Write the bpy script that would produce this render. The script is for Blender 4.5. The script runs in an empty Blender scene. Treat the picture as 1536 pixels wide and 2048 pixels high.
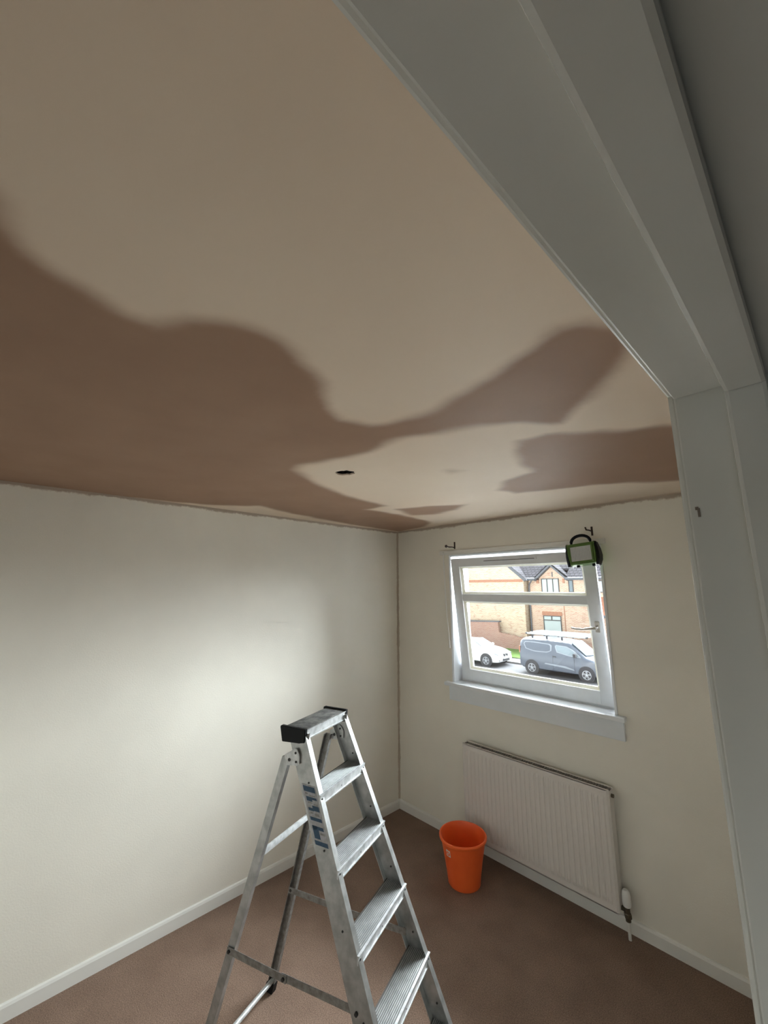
import bpy, bmesh, math, random
from mathutils import Vector, Matrix, noise
random.seed(7)
S = bpy.context.scene
COL = S.collection
# ------------------------------------------------------------------ camera
def make_camera():
    yaw, pitch, roll = 2.37693694, 0.183657268, -0.0022497
    f = Vector((math.cos(pitch)*math.cos(yaw), math.cos(pitch)*math.sin(yaw), math.sin(pitch)))
    r = f.cross(Vector((0, 0, 1))).normalized(); u = r.cross(f)
    r2 = r*math.cos(roll)+u*math.sin(roll); u2 = -r*math.sin(roll)+u*math.cos(roll)
    m = Matrix((( r2.x, u2.x, -f.x, 2.6583307), (r2.y, u2.y, -f.y, -2.7257693), (r2.z, u2.z, -f.z, 1.8363897), (0, 0, 0, 1)))
    cd = bpy.data.cameras.new('camera'); co = bpy.data.objects.new('camera', cd); COL.objects.link(co)
    co.matrix_world = m; cd.sensor_fit = 'VERTICAL'; cd.sensor_height = 36; cd.sensor_width = 27
    cd.lens = 804.866*36/2048; cd.clip_start = 0.01; cd.clip_end = 300
    S.camera = co
make_camera()
S.view_settings.view_transform = 'Standard'; S.view_settings.look = 'None'
S.view_settings.gamma = 1; S.view_settings.exposure = 1.08
try: S.view_settings.use_curve_mapping = False
except Exception: pass
# ------------------------------------------------------------------ sky: overcast, much brighter over the houses opposite
SKY_HI, SKY_LO = 30.0, 1.2
def make_world():
    w = bpy.data.worlds.new('overcast_sky'); S.world = w; w.use_nodes = True
    nt = w.node_tree; nt.nodes.clear(); N = nt.nodes.new; L = nt.links.new
    tc = N('ShaderNodeTexCoord'); sp = N('ShaderNodeSeparateXYZ'); L(tc.outputs['Generated'], sp.inputs[0])
    mr = N('ShaderNodeMapRange'); mr.interpolation_type = 'SMOOTHSTEP'
    mr.inputs['From Min'].default_value = 0.12; mr.inputs['From Max'].default_value = 0.5
    mr.inputs['To Min'].default_value = SKY_LO; mr.inputs['To Max'].default_value = SKY_HI
    L(sp.outputs['Y'], mr.inputs['Value'])
    up = N('ShaderNodeMapRange'); up.inputs['From Min'].default_value = -0.05; up.inputs['From Max'].default_value = 0.1
    up.inputs['To Min'].default_value = 0.15; L(sp.outputs['Z'], up.inputs['Value'])
    mu = N('ShaderNodeMath'); mu.operation = 'MULTIPLY'; L(mr.outputs[0], mu.inputs[0]); L(up.outputs[0], mu.inputs[1])
    sx = N('ShaderNodeMath'); sx.operation = 'MULTIPLY_ADD'; L(sp.outputs['X'], sx.inputs[0]); sx.inputs[1].default_value = -.45; sx.inputs[2].default_value = 1.1
    mu2 = N('ShaderNodeMath'); mu2.operation = 'MULTIPLY'; L(mu.outputs[0], mu2.inputs[0]); L(sx.outputs[0], mu2.inputs[1]); mu = mu2
    bg = N('ShaderNodeBackground'); bg.inputs['Color'].default_value = (0.90, 0.96, 1.0, 1); L(mu.outputs[0], bg.inputs['Strength'])
    o = N('ShaderNodeOutputWorld'); L(bg.outputs[0], o.inputs[0])
make_world()
# portal: guides sky sampling through the window opening, gives no light itself
pd = bpy.data.lights.new('window_portal', 'AREA'); pd.shape = 'RECTANGLE'; pd.size = 1.16; pd.size_y = 0.99
pd.cycles.is_portal = True
po = bpy.data.objects.new('window_portal', pd); COL.objects.link(po); po.location = (1.192, 0.21, 1.589)
po.rotation_euler = (-math.pi/2, 0, 0)

# added fill lamp on the landing, behind the camera, to brighten the room
ld = bpy.data.lights.new('landing_fill', 'AREA'); ld.shape = 'RECTANGLE'; ld.size = .7; ld.size_y = 1.1; ld.energy = .16; ld.color = (.93, .97, 1)
lo = bpy.data.objects.new('landing_fill', ld); COL.objects.link(lo); lo.location = (3.3, -3.92, 1.55); lo.rotation_euler = (math.pi/2, 0, 0)
# ------------------------------------------------------------------ materials
def mat(name, col, rough=.6, metal=0, vary=None, scale=30, bump=0, bscale=200, spec=None, detail=3, alpha=None):
    m = bpy.data.materials.new(name); m.use_nodes = True; nt = m.node_tree
    b = nt.nodes['Principled BSDF']; b.inputs['Roughness'].default_value = rough; b.inputs['Metallic'].default_value = metal
    if spec is not None: b.inputs['Specular IOR Level'].default_value = spec
    b.inputs['Base Color'].default_value = (*col, 1)
    N = nt.nodes.new; L = nt.links.new
    if vary or bump:
        tc = N('ShaderNodeTexCoord')
    if vary:
        n = N('ShaderNodeTexNoise'); n.inputs['Scale'].default_value = scale; n.inputs['Detail'].default_value = detail
        L(tc.outputs['Object'], n.inputs['Vector'])
        r = N('ShaderNodeValToRGB'); r.color_ramp.elements[0].position = .35; r.color_ramp.elements[1].position = .65
        r.color_ramp.elements[0].color = (*vary, 1); r.color_ramp.elements[1].color = (*col, 1)
        L(n.outputs['Fac'], r.inputs[0]); L(r.outputs[0], b.inputs['Base Color'])
    if bump:
        n2 = N('ShaderNodeTexNoise'); n2.inputs['Scale'].default_value = bscale; n2.inputs['Detail'].default_value = 2
        L(tc.outputs['Object'], n2.inputs['Vector'])
        bp = N('ShaderNodeBump'); bp.inputs['Strength'].default_value = bump; bp.inputs['Distance'].default_value = .004
        L(n2.outputs['Fac'], bp.inputs['Height']); L(bp.outputs[0], b.inputs['Normal'])
    return m

def seam_wall(name, col, spots):
    """painted plaster with old distemper stains along the ceiling joint and in the corner; world == object coords"""
    m = mat(name, col, .55, vary=tuple(c*.955 for c in col), scale=3, bump=.12, bscale=140)
    nt = m.node_tree; N = nt.nodes.new; L = nt.links.new; b = nt.nodes['Principled BSDF']
    base = b.inputs['Base Color'].links[0].from_socket
    tc = N('ShaderNodeTexCoord'); sp = N('ShaderNodeSeparateXYZ'); L(tc.outputs['Object'], sp.inputs[0])
    n = N('ShaderNodeTexNoise'); n.inputs['Scale'].default_value = 22; n.inputs['Detail'].default_value = 6; n.inputs['Roughness'].default_value = .7
    L(tc.outputs['Object'], n.inputs['Vector'])
    n3 = N('ShaderNodeTexNoise'); n3.inputs['Scale'].default_value = 2.5; L(tc.outputs['Object'], n3.inputs['Vector'])
    last = base
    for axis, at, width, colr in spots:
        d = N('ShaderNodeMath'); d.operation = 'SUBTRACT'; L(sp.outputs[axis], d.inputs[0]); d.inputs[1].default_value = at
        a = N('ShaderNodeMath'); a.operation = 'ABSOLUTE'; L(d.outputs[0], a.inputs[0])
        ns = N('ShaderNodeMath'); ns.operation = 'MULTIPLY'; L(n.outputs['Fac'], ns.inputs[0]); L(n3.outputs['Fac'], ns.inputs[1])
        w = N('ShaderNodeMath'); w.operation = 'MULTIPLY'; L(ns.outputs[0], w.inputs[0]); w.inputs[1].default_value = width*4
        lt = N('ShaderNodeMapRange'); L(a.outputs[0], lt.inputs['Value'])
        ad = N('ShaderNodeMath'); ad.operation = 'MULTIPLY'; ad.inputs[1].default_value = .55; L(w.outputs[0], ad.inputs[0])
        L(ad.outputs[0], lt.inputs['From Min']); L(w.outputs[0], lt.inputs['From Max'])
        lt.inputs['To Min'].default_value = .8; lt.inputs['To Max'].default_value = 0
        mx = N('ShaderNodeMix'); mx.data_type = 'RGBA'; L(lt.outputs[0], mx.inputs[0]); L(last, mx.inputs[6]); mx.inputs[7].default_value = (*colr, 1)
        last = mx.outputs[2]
    L(last, b.inputs['Base Color'])
    return m

WALLC = (.87, .835, .75)
M = {}
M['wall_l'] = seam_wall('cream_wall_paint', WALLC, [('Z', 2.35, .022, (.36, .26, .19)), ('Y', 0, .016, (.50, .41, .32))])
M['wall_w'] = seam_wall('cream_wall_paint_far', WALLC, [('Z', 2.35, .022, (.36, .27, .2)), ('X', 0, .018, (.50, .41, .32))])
M['wall'] = mat('plain_wall_paint', (.89, .86, .79), .6, vary=tuple(c*.96 for c in WALLC), scale=3, bump=.1, bscale=140)
M['hallc'] = mat('hall_paint', (.13, .12, .095), .7)
M['gloss'] = mat('white_gloss_paint', (.72, .72, .69), .26, vary=(.68, .68, .64), scale=6, bump=.05, bscale=60)
M['skirt'] = mat('white_skirting_paint', (.80, .79, .75), .35)
M['upvc'] = mat('white_upvc', (.84, .87, .90), .28, vary=(.80, .83, .86), scale=14)
M['apron'] = mat('sill_gloss_paint', (.82, .86, .90), .3, vary=(.78, .82, .85), scale=6)
M['bounce_pale'] = mat('pale_bounce_ground', (.62, .60, .56), .95, vary=(.5, .48, .45), scale=4)
M['bead'] = mat('cream_glazing_bead', (.82, .80, .68), .35)
M['gasket'] = mat('grey_gasket', (.2, .2, .2), .7)
M['alu'] = mat('scuffed_aluminium', (.52, .53, .53), .42, .75, vary=(.36, .37, .37), scale=26, bump=.05, bscale=300, detail=6)
M['alu_b'] = mat('bright_aluminium', (.80, .82, .84), .4, .3, vary=(.52, .54, .55), scale=40, detail=6)
M['alu_d'] = mat('dull_dirty_aluminium', (.34, .34, .33), .5, .6, vary=(.22, .21, .2), scale=60, detail=6)
M['black'] = mat('black_plastic', (.006, .007, .009), .5, spec=.2)
M['platform'] = mat('dirty_ribbed_platform', (.17, .165, .155), .55, .3, vary=(.05, .05, .048), scale=38, detail=6)
M['tread'] = mat('ribbed_tread_metal', (.50, .51, .52), .45, .6, vary=(.38, .39, .40), scale=30, detail=6)
M['groove'] = mat('dark_tread_groove', (.13, .125, .12), .7, .2)  # groove faces coloured darker than the ribs, for contrast
M['mark'] = mat('bare_wood_mark', (.2, .16, .13), .8)
M['rivet'] = mat('dark_rivet', (.04, .04, .04), .5, .4)
M['label'] = mat('faded_label', (.46, .47, .52), .6, vary=(.36, .36, .36), scale=90)
M['blue'] = mat('label_blue', (.015, .06, .125), .5, vary=(.03, .085, .15), scale=200)
M['orange'] = mat('orange_plastic', (.98, .16, .035), .38, vary=(.93, .135, .03), scale=8)
M['rad'] = mat('radiator_enamel', (.74, .70, .66), .35)
M['radd'] = mat('radiator_grille', (.22, .2, .18), .6)
M['green'] = mat('green_plastic', (.085, .17, .03), .45)
M['lens'] = mat('prismatic_lens', (.62, .64, .64), .25, bump=.4, bscale=500)
M['chrome'] = mat('satin_chrome', (.6, .57, .53), .3, .9)
M['dark'] = mat('dark_void', (.006, .004, .0035), .95, vary=(.014, .01, .008), scale=140)
M['bracket'] = mat('dark_bronze', (.05, .032, .025), .5, .3)
M['cordw'] = mat('white_cord', (.82, .82, .8), .6)
M['brass'] = mat('dirty_brass', (.12, .1, .07), .5, .5)

def carpet():
    m = mat('brown_carpet', (.272, .188, .143), .95, vary=(.23, .156, .118), scale=5, spec=.1)
    nt = m.node_tree; N = nt.nodes.new; L = nt.links.new; b = nt.nodes['Principled BSDF']
    base = b.inputs['Base Color'].links[0].from_socket
    tc = N('ShaderNodeTexCoord')
    n = N('ShaderNodeTexNoise'); n.inputs['Scale'].default_value = 230; n.inputs['Detail'].default_value = 4; L(tc.outputs['Object'], n.inputs['Vector'])
    mr = N('ShaderNodeMapRange'); L(n.outputs['Fac'], mr.inputs['Value']); mr.inputs['From Min'].default_value = .3; mr.inputs['From Max'].default_value = .7
    mr.inputs['To Min'].default_value = .6; mr.inputs['To Max'].default_value = 1.36
    mx = N('ShaderNodeMix'); mx.data_type = 'RGBA'; mx.blend_type = 'MULTIPLY'; mx.inputs[0].default_value = 1
    L(base, mx.inputs[6]); L(mr.outputs[0], mx.inputs[7]); L(mx.outputs[2], b.inputs['Base Color'])
    bp = N('ShaderNodeBump'); bp.inputs['Strength'].default_value = .6; bp.inputs['Distance'].default_value = .004
    L(n.outputs['Fac'], bp.inputs['Height']); L(bp.outputs[0], b.inputs['Normal'])
    return m
M['carpet'] = carpet()

def plaster():
    """fresh skim: pale where it has dried, brown where it is still wet ('damp' attribute on the mesh)"""
    m = bpy.data.materials.new('fresh_plaster'); m.use_nodes = True; nt = m.node_tree; N = nt.nodes.new; L = nt.links.new
    b = nt.nodes['Principled BSDF']
    at = N('ShaderNodeAttribute'); at.attribute_name = 'damp'
    tc = N('ShaderNodeTexCoord')
    n = N('ShaderNodeTexNoise'); n.inputs['Scale'].default_value = 5; n.inputs['Detail'].default_value = 6; L(tc.outputs['Object'], n.inputs['Vector'])
    n2 = N('ShaderNodeTexNoise'); n2.inputs['Scale'].default_value = 1.6; n2.inputs['Detail'].default_value = 3; L(tc.outputs['Object'], n2.inputs['Vector'])
    dry = N('ShaderNodeMix'); dry.data_type = 'RGBA'; dry.inputs[6].default_value = (.72, .575, .455, 1); dry.inputs[7].default_value = (.82, .70, .575, 1)
    L(n2.outputs['Fac'], dry.inputs[0])
    wet = N('ShaderNodeMix'); wet.data_type = 'RGBA'; wet.inputs[6].default_value = (.29, .17, .11, 1); wet.inputs[7].default_value = (.37, .235, .16, 1)
    L(n.outputs['Fac'], wet.inputs[0])
    ad = N('ShaderNodeMath'); ad.operation = 'SUBTRACT'; L(n.outputs['Fac'], ad.inputs[0]); ad.inputs[1].default_value = .5
    ml = N('ShaderNodeMath'); ml.operation = 'MULTIPLY_ADD'; L(ad.outputs[0], ml.inputs[0]); ml.inputs[1].default_value = .35; L(at.outputs['Fac'], ml.inputs[2])
    mr = N('ShaderNodeMapRange'); mr.interpolation_type = 'SMOOTHSTEP'; L(ml.outputs[0], mr.inputs['Value']); mr.inputs['From Min'].default_value = .1; mr.inputs['From Max'].default_value = .9
    mx = N('ShaderNodeMix'); mx.data_type = 'RGBA'; L(mr.outputs[0], mx.inputs[0]); L(dry.outputs[2], mx.inputs[6]); L(wet.outputs[2], mx.inputs[7])
    L(mx.outputs[2], b.inputs['Base Color'])
    b.inputs['Roughness'].default_value = .62; b.inputs['Specular IOR Level'].default_value = .35
    return m
M['plaster'] = plaster()

def glass(name='window_glass', tint=(.97, .985, .98), refl=.1):
    m = bpy.data.materials.new(name); m.use_nodes = True; nt = m.node_tree; nt.nodes.clear(); N = nt.nodes.new; L = nt.links.new
    t = N('ShaderNodeBsdfTransparent'); t.inputs[0].default_value = (*tint, 1)
    g = N('ShaderNodeBsdfGlossy'); g.inputs['Roughness'].default_value = .02
    fr = N('ShaderNodeFresnel'); fr.inputs['IOR'].default_value = 1.45
    mx = N('ShaderNodeMixShader'); L(fr.outputs[0], mx.inputs[0]); L(t.outputs[0], mx.inputs[1]); L(g.outputs[0], mx.inputs[2])
    o = N('ShaderNodeOutputMaterial'); L(mx.outputs[0], o.inputs[0])
    return m
M['glass'] = glass()

def brick(name, c1, c2, mortar, bw=.225, bh=.075, spec=(.35, .2, .15)):
    m = bpy.data.materials.new(name); m.use_nodes = True; nt = m.node_tree; N = nt.nodes.new; L = nt.links.new
    b = nt.nodes['Principled BSDF']; b.inputs['Roughness'].default_value = .9
    tc = N('ShaderNodeTexCoord'); sp = N('ShaderNodeSeparateXYZ'); L(tc.outputs['Object'], sp.inputs[0])
    ad = N('ShaderNodeMath'); ad.operation = 'ADD'; L(sp.outputs['X'], ad.inputs[0]); L(sp.outputs['Y'], ad.inputs[1])
    cb = N('ShaderNodeCombineXYZ'); L(ad.outputs[0], cb.inputs[0]); L(sp.outputs['Z'], cb.inputs[1])
    t = N('ShaderNodeTexBrick'); L(cb.outputs[0], t.inputs['Vector']); t.inputs['Scale'].default_value = 1
    t.inputs['Brick Width'].default_value = bw; t.inputs['Row Height'].default_value = bh; t.inputs['Mortar Size'].default_value = .008
    t.inputs['Color1'].default_value = (*c1, 1); t.inputs['Color2'].default_value = (*c2, 1); t.inputs['Mortar'].default_value = (*mortar, 1)
    v = N('ShaderNodeTexNoise'); v.inputs['Scale'].default_value = 3.2; v.inputs['Detail'].default_value = 1
    mp = N('ShaderNodeMapping'); mp.inputs['Scale'].default_value = (1, 3, 1); L(cb.outputs[0], mp.inputs['Vector']); L(mp.outputs[0], v.inputs['Vector'])
    mr = N('ShaderNodeMapRange'); L(v.outputs['Fac'], mr.inputs['Value']); mr.inputs['From Min'].default_value = .60; mr.inputs['From Max'].default_value = .66
    mr.inputs['To Max'].default_value = .7
    mx = N('ShaderNodeMix'); mx.data_type = 'RGBA'; L(mr.outputs[0], mx.inputs[0]); L(t.outputs['Color'], mx.inputs[6]); mx.inputs[7].default_value = (*spec, 1)
    L(mx.outputs[2], b.inputs['Base Color'])
    return m
M['brick_buff'] = brick('buff_brick', (.50, .40, .28), (.42, .30, .20), (.52, .46, .38))
M['brick_pink'] = brick('pink_brick', (.40, .24, .17), (.44, .31, .22), (.52, .46, .40))
M['brick_red'] = brick('red_brick', (.30, .15, .11), (.34, .20, .145), (.38, .30, .26))
M['redband'] = mat('red_brick_band', (.33, .16, .10), .9, vary=(.28, .13, .085), scale=12)
def tiles():
    m = bpy.data.materials.new('grey_roof_tiles'); m.use_nodes = True; nt = m.node_tree; N = nt.nodes.new; L = nt.links.new
    b = nt.nodes['Principled BSDF']; b.inputs['Roughness'].default_value = 1; b.inputs['Specular IOR Level'].default_value = .1
    tc = N('ShaderNodeTexCoord'); sp = N('ShaderNodeSeparateXYZ'); L(tc.outputs['Object'], sp.inputs[0])
    cb = N('ShaderNodeCombineXYZ'); L(sp.outputs['X'], cb.inputs[0]); L(sp.outputs['Z'], cb.inputs[1])
    t = N('ShaderNodeTexBrick'); L(cb.outputs[0], t.inputs['Vector']); t.inputs['Scale'].default_value = 1
    t.inputs['Brick Width'].default_value = .3; t.inputs['Row Height'].default_value = .17; t.inputs['Mortar Size'].default_value = .02
    t.inputs['Color1'].default_value = (.07, .066, .075, 1); t.inputs['Color2'].default_value = (.055, .052, .06, 1); t.inputs['Mortar'].default_value = (.015, .014, .016, 1)
    L(t.outputs['Color'], b.inputs['Base Color'])
    return m
M['tiles'] = tiles()
M['fascia'] = mat('dark_fascia', (.08, .085, .10), .5)
M['frame_d'] = mat('brown_window_frame', (.05, .045, .045), .5)
M['blind'] = mat('pale_blind', (.36, .41, .41), .6)
M['darkglass'] = mat('dark_glass', (.16, .2, .23), .12)
M['road'] = mat('asphalt', (.07, .07, .075), .9, vary=(.055, .055, .06), scale=2)
M['pave'] = mat('pavement_concrete', (.16, .155, .155), .9, vary=(.13, .13, .13), scale=3)
M['grass'] = mat('lawn_grass', (.09, .17, .03), .95, vary=(.065, .13, .02), scale=5)
M['harl'] = mat('outer_wall', (.45, .4, .35), .9)
M['vanp'] = mat('grey_blue_paint', (.075, .088, .115), .3, .1)
M['carw'] = mat('white_car_paint', (.78, .80, .80), .25)
M['tyre'] = mat('tyre_rubber', (.035, .035, .04), .8)
M['rim'] = mat('alloy_rim', (.42, .44, .47), .35, .6)
M['rail'] = mat('rack_alloy', (.3, .31, .32), .5, .2)
M['lampw'] = mat('clear_headlamp', (.6, .64, .68), .15)

# ------------------------------------------------------------------ mesh helpers
class MB:
    def __init__(s): s.bm = bmesh.new()
    def face(s, pts):
        try: return s.bm.faces.new([s.bm.verts.new(p) for p in pts])
        except ValueError: return None
    def box(s, a, b, bev=0):
        x0, y0, z0 = a; x1, y1, z1 = b
        x0, x1 = min(x0, x1), max(x0, x1); y0, y1 = min(y0, y1), max(y0, y1); z0, z1 = min(z0, z1), max(z0, z1)
        v = [s.bm.verts.new(p) for p in ((x0,y0,z0),(x1,y0,z0),(x1,y1,z0),(x0,y1,z0),(x0,y0,z1),(x1,y0,z1),(x1,y1,z1),(x0,y1,z1))]
        fs = [s.bm.faces.new([v[i] for i in q]) for q in ((0,3,2,1),(4,5,6,7),(0,1,5,4),(1,2,6,5),(2,3,7,6),(3,0,4,7))]
        if bev:
            es = {e for f in fs for e in f.edges}
            bmesh.ops.bevel(s.bm, geom=list(es), offset=bev, segments=2, affect='EDGES', profile=.6)
        return s
    def loft(s, rings, cap=True, closed=True):
        R = [[s.bm.verts.new(p) for p in r] for r in rings]; n = len(R[0])
        for a, b in zip(R, R[1:]):
            for i in range(n if closed else n-1):
                j = (i+1) % n; s.bm.faces.new((a[i], a[j], b[j], b[i]))
        if cap and closed:
            s.bm.faces.new(R[0][::-1]); s.bm.faces.new(R[-1])
        return s
    def prism(s, pts, d, bev=0):
        """polygon pts (3d) swept by vector d"""
        d = Vector(d); n0 = len(s.bm.verts)
        s.loft([[Vector(p) for p in pts], [Vector(p)+d for p in pts]])
        if bev:
            s.bm.verts.ensure_lookup_table(); vs = set(s.bm.verts[n0:])
            es = [e for e in s.bm.edges if e.verts[0] in vs]
            bmesh.ops.bevel(s.bm, geom=es, offset=bev, segments=2, affect='EDGES')
        return s
    def tube(s, pts, r, n=10, cap=True):
        P = [Vector(p) for p in pts]; rings = []; up = None
        for i, p in enumerate(P):
            t = (P[min(i+1, len(P)-1)]-P[max(i-1, 0)]).normalized()
            if up is None: up = t.orthogonal().normalized()
            a = (up - t*up.dot(t)).normalized(); up = a; b = t.cross(a)
            rr = r[i] if isinstance(r, (list, tuple)) else r
            rings.append([p+a*rr*math.cos(2*math.pi*k/n)+b*rr*math.sin(2*math.pi*k/n) for k in range(n)])
        return s.loft(rings, cap)
    def lathe(s, prof, n=40, c=(0, 0, 0), axis='z', cap=False):
        rings = []
        for r, h in prof:
            ring = []
            for k in range(n):
                a = 2*math.pi*k/n; x, y = r*math.cos(a), r*math.sin(a)
                p = {'z': (x, y, h), 'y': (x, h, y), 'x': (h, x, y)}[axis]
                ring.append((c[0]+p[0], c[1]+p[1], c[2]+p[2]))
            rings.append(ring)
        return s.loft(rings, cap)
    def build(s, name, m, parent=None, smooth=False, loc=None):
        bmesh.ops.recalc_face_normals(s.bm, faces=s.bm.faces)
        me = bpy.data.meshes.new(name); s.bm.to_mesh(me); s.bm.free()
        ms = m if isinstance(m, list) else [m]
        for q in ms: me.materials.append(q)
        if smooth:
            me.polygons.foreach_set('use_smooth', [True]*len(me.polygons))
            try: me.set_sharp_from_angle(angle=math.radians(38))
            except Exception: pass
        o = bpy.data.objects.new(name, me); COL.objects.link(o)
        if parent: o.parent = parent
        if loc: o.location = loc
        return o
def box(name, a, b, m, parent=None, bev=0): return MB().box(a, b, bev).build(name, m, parent)
def tag(o, label=None, cat=None, group=None, kind=None):
    for k, v in (('label', label), ('category', cat), ('group', group), ('kind', kind)):
        if v: o[k] = v
    return o
def struct(o): o['kind'] = 'structure'; return o
def empty(name, loc=(0, 0, 0), rz=0, parent=None):
    o = bpy.data.objects.new(name, None); COL.objects.link(o); o.location = loc; o.rotation_euler = (0, 0, rz)
    o.empty_display_size = .1
    if parent: o.parent = parent
    return o
def children(o): return [c for c in bpy.data.objects if c.parent == o]
def copy_tree(o, parent=None):
    ch = children(o); c = o.copy(); COL.objects.link(c); c.parent = parent
    for k in ch: copy_tree(k, c)
    return c

# ------------------------------------------------------------------ room shell
RW, RB, H = 2.58, -3.3, 2.35          # right wall inner face, back wall, ceiling
WX0, WX1, WZ0, WZ1 = .612, 1.772, 1.096, 2.084   # window opening
struct(box('floor', (-.12, -4.1, -.06), (3.9, .2, 0), M['carpet']))
struct(box('wall_left', (-.12, RB-.1, 0), (0, .25, H+.1), M['wall_l']))
w = MB()
for a, b in (((-.0, 0, 0), (WX0, .25, H+.1)), ((WX1, 0, 0), (RW+.12, .25, H+.1)), ((WX0, 0, 0), (WX1, .25, WZ0)), ((WX0, 0, WZ1), (WX1, .25, H+.1))):
    w.box(a, b)
struct(w.build('wall_far', M['wall_w']))
DY0, DY1, DZ = -3.03, -2.237, 2.027     # door opening in the right-hand wall
w = MB()
w.box((RW, DY1+.03, 0), (RW+.12, 0, H+.1)); w.box((RW, RB, 0), (RW+.12, DY0-.03, H+.1)); w.box((RW, DY0-.03, DZ+.03), (RW+.12, DY1+.03, H+.1))
struct(w.build('wall_right', M['wall']))
struct(box('wall_back', (-.12, RB-.1, 0), (RW+.12, RB, H+.1), M['wall']))
# landing behind the camera
w = MB(); w.box((3.8, -4.1, 0), (3.9, -1.0, H+.1)); w.box((RW+.12, -4.1, 0), (2.92, -4.0, H+.1)); w.box((2.92, -4.1, 0), (3.68, -4.0, .98)); w.box((2.92, -4.1, 2.12), (3.68, -4.0, H+.1)); w.box((3.68, -4.1, 0), (3.8, -4.0, H+.1)); w.box((RW+.02, -4.1, 0), (RW+.12, RB-.1, H+.1)); w.box((RW+.12, -1.1, 0), (3.8, -1.0, H+.1))
struct(w.build('wall_landing', M['hallc']))
struct(box('ceiling_landing', (RW+.12, -4.1, H), (3.9, -1.0, H+.1), M['hallc']))

w = struct(empty('added_window', (2.92, -4.0, .98)))  # unseen window, added to go with the landing fill lamp
b_ = MB()
for a, c in (((0, -.06, 0), (.05, 0, 1.14)), ((.71, -.06, 0), (.76, 0, 1.14)), ((.05, -.06, 0), (.71, 0, .05)), ((.05, -.06, 1.09), (.71, 0, 1.14))): b_.box(a, c)
b_.build('window_frame', M['upvc'], w); MB().box((.05, -.035, .05), (.71, -.03, 1.09)).build('pane', M['glass'], w)
# ceiling with the drying pattern and the cable hole
A = [(2.01,-2.84),(1.97,-2.78),(1.93,-2.77),(1.89,-2.75),(1.86,-2.71),(1.84,-2.66),(1.81,-2.61),(1.82,-2.56),(1.89,-2.51),(1.93,-2.46),(1.95,-2.41),(1.96,-2.36),(1.94,-2.29),(1.89,-2.22),(1.82,-2.15),(1.75,-2.08),(1.72,-2.0),(1.74,-1.91),(1.79,-1.87),(1.89,-1.86),(1.99,-1.85),(2.08,-1.87),(2.17,-1.89),(2.24,-1.92),(2.31,-1.95),(2.37,-1.97),(2.42,-1.95),(2.46,-1.87),(2.46,-1.79),(2.4,-1.7),(2.31,-1.59),(2.17,-1.48),(2.09,-1.56),(1.99,-1.65),(1.86,-1.69),(1.76,-1.73),(1.66,-1.76),(1.56,-1.73),(1.44,-1.75),(1.31,-1.8),(1.21,-1.84),(1.13,-1.81),(1.09,-1.74),(.96,-1.53),(.89,-1.34),(.84,-1.1),(.83,-.94),(.65,-.96),(.67,-.66),(.6,-.23),(.41,-.07),(.03,-.01),(.04,-.38),(.1,-.91),(.2,-1.36),(.28,-1.55),(.12,-1.71),(.07,-1.85),(.01,-2.11),(-.1,-2.47),(-.1,-3.5),(1.9,-3.5)]
B = [(2.0,-1.44),(2.1,-1.42),(2.21,-1.34),(2.34,-1.25),(2.43,-1.19),(2.7,-1.0),(2.6,-.5),(2.28,-.33),(2.17,-.4),(1.98,-.53),(1.75,-.61),(1.57,-.66),(1.55,-.81),(1.69,-.97),(1.84,-1.01),(1.88,-1.18),(1.94,-1.35)]
C = [(.79,-.83),(1.0,-.76),(1.13,-.67),(1.23,-.61),(1.05,-.51),(.83,-.46),(.69,-.57)]
D = [(1.57,-1.35),(1.63,-1.34),(1.66,-1.24),(1.55,-1.24)]
def sdist(p, poly):
    x, y = p; ins = False; dm = 1e9; n = len(poly)
    for i in range(n):
        x1, y1 = poly[i]; x2, y2 = poly[(i+1) % n]
        if (y1 > y) != (y2 > y) and x < (x2-x1)*(y-y1)/(y2-y1)+x1: ins = not ins
        dx, dy = x2-x1, y2-y1; t = max(0, min(1, ((x-x1)*dx+(y-y1)*dy)/(dx*dx+dy*dy)))
        d = (x-x1-t*dx)**2+(y-y1-t*dy)**2
        if d < dm: dm = d
    return math.sqrt(dm)*(1 if ins else -1)
def damp(x, y):
    v = 0
    for poly, wd, amp in ((A, .062, 1), (B, .05, .9), (C, .05, .8), (D, .06, .5)):
        wd2 = wd*(1.0 + .5*noise.noise(Vector((x*3, y*3, 1))))
        d = sdist((x, y), poly)+.02*noise.noise(Vector((x*9, y*9, 5)))
        t = max(0, min(1, .5+d/(2*wd2))); v = max(v, amp*t*t*(3-2*t))
    # soft edge joint line along the far wall
    j = math.exp(-((y+.02)/.025)**2)*.45 if x > .5 else 0
    return max(v, j)
HX, HY, HR = 1.249, -1.621, .048
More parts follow.
